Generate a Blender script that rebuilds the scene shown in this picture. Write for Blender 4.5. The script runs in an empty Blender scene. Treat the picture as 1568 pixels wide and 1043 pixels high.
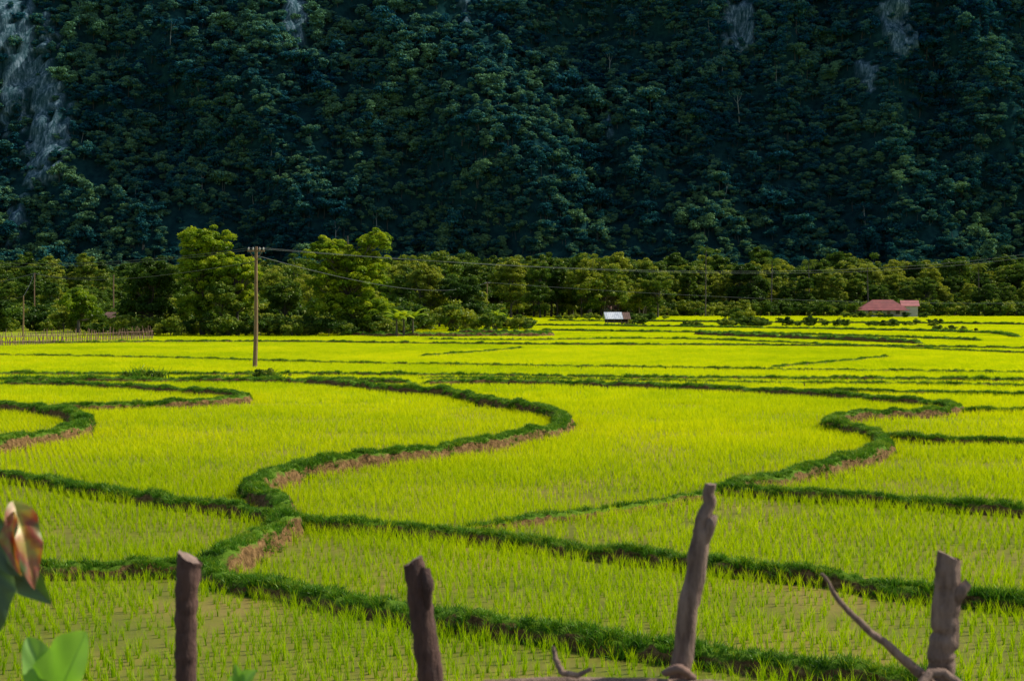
import bpy, math, numpy as np
from mathutils import Vector, noise as mn
rng = np.random.default_rng(7)
sc = bpy.context.scene
H = 4.4; F = 2178.0; CX = 784.0; CY = 521.5; HOR = 465.0
TH = math.atan((CY-HOR)/F)

# ---------- survey helpers : bearings read from the photo -> true world positions
def ray(px, py):
    dx = px-CX; du = CY-py
    return np.array([dx, F*math.cos(TH)+du*math.sin(TH), -F*math.sin(TH)+du*math.cos(TH)])
def G(px, py):
    r = ray(px, py); t = H/(-r[2]); return np.array([r[0]*t, r[1]*t, 0.0])
def P(px, py, d):
    r = ray(px, py); t = d/r[1]; return np.array([r[0]*t, d, H+r[2]*t])

# ---------- materials
def newmat(name):
    m = bpy.data.materials.new(name); m.use_nodes = True
    nt = m.node_tree; nt.nodes.clear()
    out = nt.nodes.new('ShaderNodeOutputMaterial')
    return m, nt, out
def N(nt, t, **kw):
    n = nt.nodes.new(t)
    for k, v in kw.items(): setattr(n, k, v)
    return n
def ramp(nt, fac, stops):
    r = N(nt, 'ShaderNodeValToRGB'); e = r.color_ramp.elements
    while len(e) < len(stops): e.new(0.5)
    for i, (p, c) in enumerate(stops):
        e[i].position = p; e[i].color = (c[0], c[1], c[2], 1)
    nt.links.new(fac, r.inputs[0]); return r.outputs[0]
def mixc(nt, fac, a, b, mode='MIX'):
    m = N(nt, 'ShaderNodeMix', data_type='RGBA', blend_type=mode)
    for s, v in ((0, fac), (6, a), (7, b)):
        if hasattr(v, 'is_linked') or hasattr(v, 'links'): nt.links.new(v, m.inputs[s])
        elif s == 0: m.inputs[0].default_value = v
        else: m.inputs[s].default_value = (*v, 1)
    return m.outputs[2]
def mth(nt, op, a, b=0.0, clamp=False):
    m = N(nt, 'ShaderNodeMath', operation=op); m.use_clamp = clamp
    for i, v in enumerate((a, b)):
        if hasattr(v, 'links'): nt.links.new(v, m.inputs[i])
        else: m.inputs[i].default_value = v
    return m.outputs[0]
def noise(nt, scale, detail=3, vec=None, rough=0.55):
    n = N(nt, 'ShaderNodeTexNoise'); n.inputs['Scale'].default_value = scale
    n.inputs['Detail'].default_value = detail; n.inputs['Roughness'].default_value = rough
    if vec is not None: nt.links.new(vec, n.inputs['Vector'])
    return n.outputs[0]
def axramp(nt, pos, ax, a, b):
    sep = N(nt, 'ShaderNodeSeparateXYZ'); nt.links.new(pos, sep.inputs[0])
    mr = N(nt, 'ShaderNodeMapRange'); nt.links.new(sep.outputs[ax], mr.inputs[0])
    mr.inputs[1].default_value = a; mr.inputs[2].default_value = b; return mr.outputs[0]
def leafmat(name, stops, trans=0.35, posnoise=0.0, gloss=0.04, rnd=0.5, tcol=(1.2, 1.15, 0.5), yramp=None, zramp=None, pamp=.9):
    m, nt, out = newmat(name)
    at = N(nt, 'ShaderNodeAttribute', attribute_name='var').outputs['Fac']
    oi = N(nt, 'ShaderNodeObjectInfo').outputs['Random']
    f = mth(nt, 'ADD', at, mth(nt, 'MULTIPLY', mth(nt, 'SUBTRACT', oi, 0.5), rnd))
    pos = N(nt, 'ShaderNodeNewGeometry').outputs['Position']
    if posnoise:
        f = mth(nt, 'ADD', f, mth(nt, 'MULTIPLY', mth(nt, 'SUBTRACT', noise(nt, posnoise, 4, pos), 0.5), pamp))
    col = ramp(nt, f, stops)
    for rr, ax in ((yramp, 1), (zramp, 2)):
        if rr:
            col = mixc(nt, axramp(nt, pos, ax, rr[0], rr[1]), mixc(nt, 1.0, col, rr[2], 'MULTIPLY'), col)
    d = N(nt, 'ShaderNodeBsdfDiffuse'); nt.links.new(col, d.inputs[0])
    t = N(nt, 'ShaderNodeBsdfTranslucent'); nt.links.new(mixc(nt, 1.0, col, tcol, 'MULTIPLY'), t.inputs[0])
    mx = N(nt, 'ShaderNodeMixShader'); mx.inputs[0].default_value = trans
    nt.links.new(d.outputs[0], mx.inputs[1]); nt.links.new(t.outputs[0], mx.inputs[2])
    last = mx
    if gloss:
        g = N(nt, 'ShaderNodeBsdfGlossy'); g.inputs['Roughness'].default_value = 0.45
        g.inputs[0].default_value = (0.9, 0.9, 0.7, 1)
        m2 = N(nt, 'ShaderNodeMixShader'); m2.inputs[0].default_value = gloss
        nt.links.new(mx.outputs[0], m2.inputs[1]); nt.links.new(g.outputs[0], m2.inputs[2]); last = m2
    nt.links.new(last.outputs[0], out.inputs[0]); return m
def solid(name, c1, c2, scale=5.0, rough=0.8, bump=0.3, stretch=None, metallic=0.0):
    m, nt, out = newmat(name)
    co = N(nt, 'ShaderNodeTexCoord').outputs['Object']
    if stretch:
        mp = N(nt, 'ShaderNodeMapping'); mp.inputs['Scale'].default_value = stretch
        nt.links.new(co, mp.inputs[0]); co = mp.outputs[0]
    n = noise(nt, scale, 6, co, 0.65)
    col = ramp(nt, n, [(0.3, c1), (0.7, c2)])
    p = N(nt, 'ShaderNodeBsdfPrincipled'); nt.links.new(col, p.inputs['Base Color'])
    p.inputs['Roughness'].default_value = rough; p.inputs['Metallic'].default_value = metallic
    if bump:
        b = N(nt, 'ShaderNodeBump'); b.inputs['Strength'].default_value = bump; b.inputs['Distance'].default_value = 0.02
        nt.links.new(n, b.inputs['Height']); nt.links.new(b.outputs[0], p.inputs['Normal'])
    nt.links.new(p.outputs[0], out.inputs[0]); return m

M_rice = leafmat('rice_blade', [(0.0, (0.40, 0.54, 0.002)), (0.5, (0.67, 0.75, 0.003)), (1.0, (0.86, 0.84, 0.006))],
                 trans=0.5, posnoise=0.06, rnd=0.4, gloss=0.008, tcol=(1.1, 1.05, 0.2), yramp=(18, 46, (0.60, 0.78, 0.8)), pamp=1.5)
M_grass = leafmat('bund_grass', [(0.0, (0.03, 0.10, 0.006)), (0.6, (0.10, 0.26, 0.012)), (1.0, (0.28, 0.36, 0.02))], trans=0.35, posnoise=0.8, rnd=0.7, gloss=0.02, pamp=1.2)
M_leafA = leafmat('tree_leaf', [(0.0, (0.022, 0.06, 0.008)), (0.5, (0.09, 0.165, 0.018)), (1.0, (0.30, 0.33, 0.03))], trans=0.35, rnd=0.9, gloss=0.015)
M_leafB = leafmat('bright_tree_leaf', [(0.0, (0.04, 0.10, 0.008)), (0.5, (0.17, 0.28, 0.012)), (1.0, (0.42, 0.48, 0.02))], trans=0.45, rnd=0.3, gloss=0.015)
M_leafM = leafmat('hazy_mountain_leaf', [(0.0, (0.010, 0.060, 0.075)), (0.45, (0.026, 0.122, 0.112)), (1.0, (0.15, 0.26, 0.10))], trans=0.15, rnd=0.9, gloss=0.0, posnoise=0.013, pamp=1.9, zramp=(260, 20, (0.72, 0.98, 1.7)))  # haze put into the colour: leaf tint turns more teal with height
M_bark = solid('bark', (0.04, 0.032, 0.025), (0.12, 0.10, 0.08), 3, 0.9, 0.5)
M_pale = solid('pale_bark', (0.14, 0.17, 0.16), (0.28, 0.30, 0.28), 3, 0.9, 0.3)

# ---------- mesh builder
class MB:
    def __init__(s): s.V = []; s.L = []; s.S = []; s.M = []; s.A = []; s.SM = []; s.n = 0
    def add(s, v, f, mat=0, var=0.5, smooth=False):
        v = np.asarray(v, float).reshape(-1, 3); f = np.asarray(f, int)
        s.V.append(v); s.L.append((f+s.n).ravel()); s.S.append(np.full(len(f), f.shape[1]))
        s.M.append(np.full(len(f), mat)); s.SM.append(np.full(len(f), smooth))
        s.A.append(np.broadcast_to(np.asarray(var, float), (len(v),)).copy()); s.n += len(v)
    def build(s, name, mats, link=True):
        me = bpy.data.meshes.new(name)
        V = np.concatenate(s.V); L = np.concatenate(s.L); S = np.concatenate(s.S)
        me.vertices.add(len(V)); me.vertices.foreach_set('co', V.astype(np.float32).ravel())
        me.loops.add(len(L)); me.loops.foreach_set('vertex_index', L.astype(np.int32))
        me.polygons.add(len(S)); st = np.concatenate([[0], np.cumsum(S)[:-1]])
        me.polygons.foreach_set('loop_start', st.astype(np.int32))
        me.polygons.foreach_set('material_index', np.concatenate(s.M).astype(np.int32))
        me.polygons.foreach_set('use_smooth', np.concatenate(s.SM).astype(bool))
        me.update(calc_edges=True)
        a = me.attributes.new('var', 'FLOAT', 'POINT'); a.data.foreach_set('value', np.concatenate(s.A).astype(np.float32))
        for m in mats: me.materials.append(m)
        o = bpy.data.objects.new(name, me)
        if link: sc.collection.objects.link(o)
        return o
    def tube(s, path, rad, n=7, mat=0, var=0.5, cap=True, rough=0.0):
        path = np.asarray(path, float); K = len(path); rad = np.broadcast_to(np.asarray(rad, float), (K,))
        T = np.gradient(path, axis=0); T /= np.linalg.norm(T, axis=1)[:, None]+1e-9
        ref = np.array([0, 0, 1.0]) if abs(T[:, 2]).mean() < 0.8 else np.array([0, 1.0, 0])
        A = np.cross(T, ref); A /= np.linalg.norm(A, axis=1)[:, None]+1e-9; B = np.cross(T, A)
        an = np.arange(n)/n*2*math.pi
        r = rad[:, None]*np.ones((1, n))
        if rough: r = r*(1+rough*rng.normal(size=r.shape))
        v = path[:, None]+r[..., None]*(np.cos(an)[None, :, None]*A[:, None]+np.sin(an)[None, :, None]*B[:, None])
        i = np.arange(K-1)[:, None]*n; j = np.arange(n)[None]; j2 = (j+1) % n
        f = np.stack([i+j, i+j2, i+n+j2, i+n+j], -1).reshape(-1, 4)
        s.add(v.reshape(-1, 3), f, mat, var, True)
        if cap:
            for k in (0, K-1):
                s.add(np.vstack([v[k], path[k]]), [[q, (q+1) % n, n] for q in range(n)], mat, var)
    def box(s, c, d, mat=0, var=0.5, rz=0.0):
        c = np.array(c, float); d = np.array(d, float)/2
        v = np.array([[x, y, z] for x in (-1, 1) for y in (-1, 1) for z in (-1, 1)])*d
        cr, sr = math.cos(rz), math.sin(rz)
        v = np.stack([v[:, 0]*cr-v[:, 1]*sr, v[:, 0]*sr+v[:, 1]*cr, v[:, 2]], 1)+c
        s.add(v, [[0, 1, 3, 2], [4, 6, 7, 5], [0, 4, 5, 1], [2, 3, 7, 6], [0, 2, 6, 4], [1, 5, 7, 3]], mat, var)
    def leaves(s, C, out, size, mat, var, w=0.35, up=0.5):
        n = len(C); nr = rng.normal(size=(n, 3))+out*0.8+np.array([0, 0, up]); nr /= np.linalg.norm(nr, axis=1)[:, None]
        a = np.cross(nr, rng.normal(size=(n, 3))); a /= np.linalg.norm(a, axis=1)[:, None]; b = np.cross(nr, a)
        sz = (size*rng.uniform(0.6, 1.4, n))[:, None]
        v = np.stack([C-a*sz*.5, C+b*sz*w, C+a*sz*.5, C-b*sz*w], 1).reshape(-1, 3)
        s.add(v, np.arange(4*n).reshape(-1, 4), mat, np.repeat(var, 4))

def rdir(n):
    d = rng.normal(size=(n, 3)); return d/np.linalg.norm(d, axis=1)[:, None]
def tree(name, ells, ncl, lpc, leaf, trunk_h, trunk_r, mats, rc=(0.8, 1.5), link=True, droop=0.0, limbs=True, vg=0.15, hs=0.15):
    """ells: (cx,cy,cz,rx,ry,rz,weight) crown masses; clumps of leaf faces spread through them"""
    m = MB(); w = np.array([e[6] for e in ells], float); w /= w.sum()
    top = max(e[2]+e[5]*0.4 for e in ells)
    k = 8; zz = np.linspace(-0.2, top, k)
    bx = np.cumsum(rng.normal(0, 0.12*trunk_r*2, k)); by = np.cumsum(rng.normal(0, 0.12*trunk_r*2, k))
    tp = np.stack([bx, by, zz], 1); m.tube(tp, trunk_r*np.linspace(1.15, 0.2, k), 8, 0, rough=0.06)
    for c in range(ncl):
        e = ells[rng.choice(len(ells), p=w)]
        d = rdir(1)[0]; d[2] = d[2] if rng.random() < .3 else abs(d[2])*1.0-0.15
        u = rng.random()**0.35*rng.uniform(0.8, 1.14)
        cc = np.array(e[:3])+d*np.array(e[3:6])*u
        if limbs and c % 3 == 0:
            zt = min(max(trunk_h*rng.uniform(0.7, 1.0), 0.3)+0.35*max(cc[2]-trunk_h, 0), top)
            q = np.array([np.interp(zt, zz, bx), np.interp(zt, zz, by), zt])
            mid = (q+cc)/2+rng.normal(0, 0.2, 3); 
            m.tube([q, mid, cc], trunk_r*np.array([0.35, 0.2, 0.06]), 5, 0, cap=False)
        r = rng.uniform(*rc); nl = int(lpc*rng.uniform(.6, 1.3))
        dd = rdir(nl); dd[:, 2] = np.where(rng.random(nl) < .7, abs(dd[:, 2]), dd[:, 2])
        rr = r*rng.random(nl)**0.4
        L = cc+dd*rr[:, None]*np.array([1, 1, .7])
        if droop: L[:, 2] -= droop*rr**2/r
        hv = rng.normal(0.40, hs)
        m.leaves(L, dd, leaf, 1, np.clip(hv+rng.normal(0, 0.10, nl)+vg*dd[:, 2], 0, 1))  # upper leaves of each clump toned lighter: light from above put into the colour
    return m.build(name, mats, link)

# ---------- instancing through geometry nodes
def coll(name, objs):
    c = bpy.data.collections.new(name)
    for o in objs: c.objects.link(o)
    return c
def scatter(name, pts, rot, scl, idx, col, parent=None):
    me = bpy.data.meshes.new(name); n = len(pts)
    me.vertices.add(n); me.vertices.foreach_set('co', np.asarray(pts, np.float32).ravel())
    a = me.attributes.new('rot', 'FLOAT_VECTOR', 'POINT'); a.data.foreach_set('vector', np.asarray(rot, np.float32).ravel())
    scl = np.asarray(scl, np.float32); 
    if scl.ndim == 1: scl = np.repeat(scl[:, None], 3, 1)
    a = me.attributes.new('scl', 'FLOAT_VECTOR', 'POINT'); a.data.foreach_set('vector', scl.ravel())
    a = me.attributes.new('idx', 'INT', 'POINT'); a.data.foreach_set('value', np.asarray(idx, np.int32))
    o = bpy.data.objects.new(name, me); sc.collection.objects.link(o)
    ng = bpy.data.node_groups.new(name+'_gn', 'GeometryNodeTree')
    ng.interface.new_socket('Geometry', in_out='INPUT', socket_type='NodeSocketGeometry')
    ng.interface.new_socket('Geometry', in_out='OUTPUT', socket_type='NodeSocketGeometry')
    gi = ng.nodes.new('NodeGroupInput'); go = ng.nodes.new('NodeGroupOutput')
    ci = ng.nodes.new('GeometryNodeCollectionInfo'); ci.inputs['Collection'].default_value = col
    ci.inputs['Separate Children'].default_value = True; ci.inputs['Reset Children'].default_value = True
    ip = ng.nodes.new('GeometryNodeInstanceOnPoints'); ip.inputs['Pick Instance'].default_value = True
    def na(nm, t):
        x = ng.nodes.new('GeometryNodeInputNamedAttribute'); x.data_type = t; x.inputs['Name'].default_value = nm
        return x.outputs['Attribute']
    ng.links.new(gi.outputs[0], ip.inputs['Points']); ng.links.new(ci.outputs[0], ip.inputs['Instance'])
    ng.links.new(na('idx', 'INT'), ip.inputs['Instance Index'])
    e2r = ng.nodes.new('FunctionNodeEulerToRotation'); ng.links.new(na('rot', 'FLOAT_VECTOR'), e2r.inputs[0])
    ng.links.new(e2r.outputs[0], ip.inputs['Rotation'])
    ng.links.new(na('scl', 'FLOAT_VECTOR'), ip.inputs['Scale']); ng.links.new(ip.outputs[0], go.inputs[0])
    md = o.modifiers.new('instances', 'NODES'); md.node_group = ng
    if parent: o.parent = parent
    return o
def zrot(n, tilt=0.0):
    r = rng.normal(0, tilt, (n, 3)) if tilt else np.zeros((n, 3)); r[:, 2] = rng.uniform(0, 6.283, n); return r
def empty(name, loc=(0, 0, 0)):
    e = bpy.data.objects.new(name, None); e.location = loc; sc.collection.objects.link(e); return e

# ---------- ground
m, nt, out = newmat('paddy_ground')
pos = N(nt, 'ShaderNodeNewGeometry').outputs['Position']
n1 = noise(nt, 0.35, 6, pos); n2 = noise(nt, 6, 5, pos)
col = ramp(nt, n1, [(0.35, (0.40, 0.38, 0.04)), (0.5, (0.36, 0.42, 0.02)), (0.65, (0.30, 0.40, 0.015))])
near = ramp(nt, n1, [(0.35, (0.26, 0.20, 0.05)), (0.48, (0.17, 0.18, 0.02)), (0.62, (0.11, 0.15, 0.012))])
near = mixc(nt, mth(nt, 'MULTIPLY', n2, 0.6), near, (0.22, 0.17, 0.05))
col = mixc(nt, axramp(nt, pos, 1, 35, 85), near, col)
p = N(nt, 'ShaderNodeBsdfPrincipled'); nt.links.new(col, p.inputs['Base Color']); p.inputs['Roughness'].default_value = 0.3
p.inputs['Specular IOR Level'].default_value = 0.15
b = N(nt, 'ShaderNodeBump'); b.inputs['Strength'].default_value = 0.3; b.inputs['Distance'].default_value = 0.03
nt.links.new(n2, b.inputs['Height']); nt.links.new(b.outputs[0], p.inputs['Normal']); nt.links.new(p.outputs[0], out.inputs[0])
M_ground = m
g = MB(); g.add([[-2500, -300, 0], [2500, -300, 0], [2500, 2500, 0], [-2500, 2500, 0]], [[0, 1, 2, 3]]); g.build('ground', [M_ground])
M_bankm = solid('bank_soil', (0.05, 0.07, 0.02), (0.16, 0.12, 0.07), 2, 0.9, 0.6)
g = MB(); xs = np.linspace(-30, 30, 61); prof = [(-20, -0.1), (-12, 2.8), (4.3, 2.8), (5, 2.65), (8.5, -0.1)]
v = np.array([[x, y+0.2*math.sin(x*1.3), z+(0.05*math.sin(x*3.1) if z > 0 else 0)] for x in xs for y, z in prof])
f = [[i*5+j, (i+1)*5+j, (i+1)*5+j+1, i*5+j+1] for i in range(60) for j in range(4)]
g.add(v, f, 0, 0.5, True); g.build('embankment', [M_bankm])

# ---------- bunds
def smooth_path(pts, step):
    P_ = np.array(pts, float); P_ = np.vstack([2*P_[0]-P_[1], P_, 2*P_[-1]-P_[-2]]); o = []
    for i in range(1, len(P_)-2):
        p0, p1, p2, p3 = P_[i-1:i+3]; k = 24
        for t in np.arange(k)/k:
            o.append(0.5*((2*p1)+(-p0+p2)*t+(2*p0-5*p1+4*p2-p3)*t*t+(-p0+3*p1-3*p2+p3)*t**3))
    o.append(P_[-2]); o = np.array(o); s = np.concatenate([[0], np.cumsum(np.linalg.norm(np.diff(o, axis=0), axis=1))])
    t = np.arange(0, s[-1], step); return np.stack([np.interp(t, s, o[:, k]) for k in range(3)], 1)
# (points, width, height, earth face?)
B = [
 ([(470,590),(545,597),(600,603),(680,609),(740,622),(800,632),(845,642),(864,656),(850,668),(800,680),(740,692),(680,702),(600,712),(540,719),(480,728),(430,741),(398,752),(392,765),(405,778),(425,790),(436,808)],0.70,0.40,1),
 ([(438,806),(425,826),(395,850),(355,868),(322,882),(300,888)],0.66,0.36,1),
 ([(-60,732),(0,737),(60,745),(130,757),(200,768),(270,778),(340,788),(400,798),(440,808),(500,814),(580,817),(650,824),(720,831),(800,841),(870,850),(940,858),(1000,866),(1060,874),(1130,882),(1200,890),(1280,899),(1360,911),(1440,922),(1568,937),(1700,955)],0.44,0.22,4),
 ([(-80,884),(0,884),(70,884),(150,884),(230,884),(300,882),(350,896),(420,912),(500,929),(570,943),(640,955),(700,966),(780,977),(860,987),(940,999),(1010,1009),(1100,1020),(1200,1033),(1300,1045),(1400,1060),(1550,1085)],0.50,0.22,4),
 ([(700,815),(780,807),(860,797),(940,786),(1000,777),(1060,767),(1110,757)],0.36,0.15,2),
 ([(1110,757),(1180,747),(1250,731),(1310,715),(1345,702),(1357,688),(1335,674),(1300,665),(1270,656),(1290,648),(1350,643),(1420,640),(1466,634),(1440,627),(1380,622),(1300,614),(1200,607),(1100,602),(1000,598),(900,594),(820,592),(750,591),(640,592)],0.66,0.34,1),
 ([(1090,755),(1200,764),(1300,772),(1400,778),(1490,785),(1568,791),(1680,800)],0.46,0.22,4),
 ([(1340,672),(1400,678),(1480,682),(1568,684),(1680,684)],0.42,0.22,4),
 ([(1460,634),(1568,634),(1680,634)],0.4,0.2,4),
 ([(-60,700),(0,692),(50,684),(100,674),(129,662),(118,648),(80,640),(30,634),(-60,629)],0.75,0.40,1),
 ([(30,634),(100,632),(200,629),(300,624),(372,617),(355,610),(300,606),(200,599),(100,594),(0,592)],0.6,0.32,1),
 ([(-80,588),(0,587),(100,588),(250,588),(380,588),(450,589),(545,590),(640,592)],0.7,0.32,4),
 ([(640,583),(800,584),(1000,587),(1200,590),(1400,592),(1650,596)],0.4,0.2,4),
 ([(-80,576),(100,577),(300,578),(420,577),(600,578),(800,580),(1000,583),(1200,584),(1400,585),(1650,588)],0.5,0.25,4),
 ([(1150,603),(1300,604),(1420,606),(1650,610)],0.45,0.22,0),
 ([(-80,545),(100,548),(300,552),(420,556),(600,560),(800,563),(1000,566),(1250,570),(1650,575)],0.45,0.2,0),
 ([(640,548),(740,541),(800,535)],0.4,0.2,0),
 ([(1180,566),(1270,558),(1360,549)],0.4,0.2,0),
 ([(-80,528),(100,528),(250,526),(450,526),(600,528),(800,530),(1000,531),(1200,532),(1400,534),(1650,537)],0.6,0.3,0),
 ([(520,516),(620,517),(740,517),(840,516),(800,513),(700,512)],1.2,0.6,3),
 ([(1065,514),(1130,517),(1200,520),(1300,524),(1410,529)],1.2,0.6,3),
 ([(820,500),(1000,502),(1200,505),(1400,509),(1520,513),(1560,519)],0.9,0.4,0),
 ([(830,508),(960,510),(1100,512),(1400,520),(1500,524)],0.8,0.35,0),
 ([(840,493),(1000,494),(1200,496),(1400,497),(1650,500)],1.0,0.5,0),
 ([(650,522),(800,523),(1000,521),(1200,527),(1500,541),(1650,545)],0.5,0.25,0),
]
m, nt, out = newmat('bund_soil')
geo = N(nt, 'ShaderNodeNewGeometry'); sep = N(nt, 'ShaderNodeSeparateXYZ'); nt.links.new(geo.outputs['Normal'], sep.inputs[0])
nn = noise(nt, 3, 6, geo.outputs['Position'], 0.7)
soil = ramp(nt, noise(nt, 9, 7, geo.outputs['Position'], 0.75), [(0.32, (0.035, 0.02, 0.008)), (0.5, (0.15, 0.085, 0.032)), (0.68, (0.32, 0.19, 0.08))])
fac = mth(nt, 'MULTIPLY', mth(nt, 'SUBTRACT', mth(nt, 'ADD', sep.outputs[2], nn), 1.10), 6.0, True)
col = mixc(nt, fac, soil, (0.09, 0.17, 0.012))
p = N(nt, 'ShaderNodeBsdfPrincipled'); nt.links.new(col, p.inputs['Base Color']); p.inputs['Roughness'].default_value = 1.0
p.inputs['Specular IOR Level'].default_value = 0.1
b = N(nt, 'ShaderNodeBump'); b.inputs['Strength'].default_value = 1.0; b.inputs['Distance'].default_value = 0.08
nt.links.new(nn, b.inputs['Height']); nt.links.new(b.outputs[0], p.inputs['Normal']); nt.links.new(p.outputs[0], out.inputs[0])
M_bund = m
bp = []; bw = []; tp = []; ts = []
bm_ = MB()
cs = [(-1.0, -0.1), (-0.80, 0.45), (-0.6, 0.85), (-0.3, 1.0), (0.0, 1.04), (0.3, 1.0), (0.6, 0.85), (0.80, 0.45), (1.0, -0.1)]
for pts, W, Hh, earth in B:
    path = smooth_path([G(*q) for q in pts], 0.15)
    D = path[:, 1]
    path = path[D < 480]
    if len(path) < 4: continue
    K = len(path)
    path[:, 0] += [0.16*mn.noise(Vector((q[0]*0.6, q[1]*0.6, 3))) for q in path]
    path[:, 1] += [0.16*mn.noise(Vector((q[0]*0.6, q[1]*0.6, 9))) for q in path]
    T = np.gradient(path, axis=0); T /= np.linalg.norm(T, axis=1)[:, None]+1e-9
    S = np.stack([T[:, 1], -T[:, 0], 0*T[:, 0]], 1)
    ww = W/2*np.array([1+0.4*mn.noise(Vector((q[0]*.9, q[1]*.9, 0)))+.15*mn.noise(Vector((q[0]*3, q[1]*3, 0))) for q in path])
    hh = Hh*np.array([1+0.4*mn.noise(Vector((q[0]*1.1, q[1]*1.1, 5)))+.15*mn.noise(Vector((q[0]*4, q[1]*4, 0))) for q in path])
    ed = np.minimum(np.arange(K), np.arange(K)[::-1])*0.15; hh = hh*np.clip(0.25+ed/0.8, 0, 1)
    v = np.zeros((K, 9, 3))
    for j, (a, z) in enumerate(cs):
        v[:, j] = path+S*(a*ww)[:, None]; v[:, j, 2] = z*hh
    v[:, 1:8] += rng.normal(0, 0.025, (K, 7, 3))
    i = np.arange(K-1)[:, None]*9; j = np.arange(8)[None]
    bm_.add(v.reshape(-1, 3), np.stack([i+j, i+j+1, i+9+j+1, i+9+j], -1).reshape(-1, 4), 0, 0.5, True)
    bm_.add(v[0], [list(range(9))], 0); bm_.add(v[-1], [list(range(9))], 0)
    bp.append(path[:, :2]); bw.append(ww)
    # tufts
    dm = D[D < 480]
    den = np.where(dm < 70, 17, np.where(dm < 160, 6, 2.6))*(W/0.55)
    if earth == 2: den = den*0.5
    if earth == 3: den = den*0.4
    for k in range(K):
        n = rng.poisson(den[k]); 
        if not n: continue
        a = rng.uniform(-1.15, 1.15, n)
        side = S[k, 0]*0.35-S[k, 1]*0.9
        pn = mn.noise(Vector((path[k][0]*.7, path[k][1]*.7, 20)))+.4*mn.noise(Vector((path[k][0]*2.5, path[k][1]*2.5, 2)))
        if earth == 4:
            keep = (np.sign(side)*a < 0.6) | (rng.random(n) < (0.15 if pn > 0.12 else 0.9)); a = a[keep]
        elif earth: 
            keep = (np.sign(side)*a < 0.55+pn*.4) | (rng.random(n) < (0.6 if pn > 0.28 else 0.10)); a = a[keep]
        n = len(a)
        if not n: continue
        z = np.interp(abs(a), [0, .3, .6, .80, 1.05], [1.04, 1, .85, .45, 0])*hh[k]
        q = path[k][None]+S[k][None]*(a*ww[k])[:, None]+T[k][None]*rng.uniform(-.1, .1, n)[:, None]; q[:, 2] = z-0.02
        tp.append(q); ts.append(rng.uniform(0.5, 1.25, n)*(0.92 if dm[k] < 70 else 1.1 if dm[k] < 160 else 1.7)*(1+.6*mn.noise(Vector((path[k][0]*.5, path[k][1]*.5, 31)))))
bund_o = bm_.build('earth_bund', [M_bund])

def blades(mb, C, n, h, w, spread, lean, mat=0, seg=3, v0=0.5):
    for _ in range(n):
        az = rng.uniform(0, 6.283); hh = h*rng.uniform(0.6, 1.15); ln = lean*rng.uniform(0.2, 1.3)
        d = np.array([math.cos(az), math.sin(az), 0]); az2 = rng.uniform(0, 6.283); s = np.array([math.cos(az2), math.sin(az2), 0])
        base = C+np.array([rng.normal(0, spread), rng.normal(0, spread), 0]); v = []
        for k in range(seg+1):
            t = k/seg; c = base+d*ln*hh*t*t+np.array([0, 0, hh*t*(1-0.25*ln*t)]); ww = w*(1-t)**0.6*0.5+0.0004
            v += [c-s*ww, c+s*ww]
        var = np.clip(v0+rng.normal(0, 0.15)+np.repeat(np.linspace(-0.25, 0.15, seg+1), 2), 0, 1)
        mb.add(v, [[2*k, 2*k+1, 2*k+3, 2*k+2] for k in range(seg)], mat, var)
tufts = []
for i in range(5):
    mb = MB(); blades(mb, np.zeros(3), 26, 0.14, 0.013, 0.045, 0.9); tufts.append(mb.build('grass_tuft', [M_grass], False))
C_tuft = coll('grass_tufts', tufts)
TP = np.vstack(tp); TS = np.concatenate(ts); print('tufts', len(TP))
scatter('bund_grass', TP, zrot(len(TP), 0.15), TS, rng.integers(0, 5, len(TP)), C_tuft)

# ---------- rice
BP = np.vstack(bp); BWd = np.concatenate(bw)
from mathutils import kdtree
kd = kdtree.KDTree(len(BP))
for i, q in enumerate(BP): kd.insert((q[0], q[1], 0), i)
kd.balance()
def clear(x, y, extra):
    c, i, d = kd.find((x, y, 0)); return d > BWd[i]+extra
clumps = []
for i in range(6):
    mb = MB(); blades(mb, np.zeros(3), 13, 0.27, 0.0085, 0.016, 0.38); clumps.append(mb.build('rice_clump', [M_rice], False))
C_cl = coll('rice_clumps', clumps)
p1 = []
for i in range(6):
    mb = MB()
    for a in range(6):
        if i >= 4 and a % 3 == 0: continue
        for c in range(6):
            if rng.random() < .08: continue
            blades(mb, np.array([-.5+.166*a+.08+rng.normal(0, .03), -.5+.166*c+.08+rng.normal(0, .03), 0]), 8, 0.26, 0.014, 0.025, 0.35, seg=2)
    p1.append(mb.build('rice_patch', [M_rice], False))
p2 = []
for i in range(3):
    mb = MB()
    for a in range(8):
        for c in range(8):
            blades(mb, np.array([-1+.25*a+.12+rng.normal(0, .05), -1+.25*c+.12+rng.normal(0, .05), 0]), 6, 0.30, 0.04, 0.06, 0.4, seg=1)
    p2.append(mb.build('rice_patch_wide', [M_rice], False))
rice = empty('rice_field')
pts = []
y = 14.5; row_i = 0
while y < 62:
    hw = 0.40*y+2.5
    for x in np.arange(-hw, hw, 0.15):
        xx = x+rng.normal(0, .018)+0.3*math.sin(y*0.15); yy = y+rng.normal(0, .018)+0.12*x+.25*math.sin(x*.25)
        nz = mn.noise(Vector((xx*0.35, yy*0.35, 1))); n3 = mn.noise(Vector((xx*0.09, yy*0.09, 44)))
        pr = 0.05 if nz > -0.2 else 0.30
        if n3 > 0.05 and row_i % 3 == 0: pr = 0.75
        if rng.random() < pr: continue
        if clear(xx, yy, 0.04): pts.append((xx, yy, 0, 0.90+0.3*nz+rng.normal(0, .13)))
    y += 0.175; row_i += 1
pts = np.array(pts); n = len(pts); print('rice clumps', n)
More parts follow.
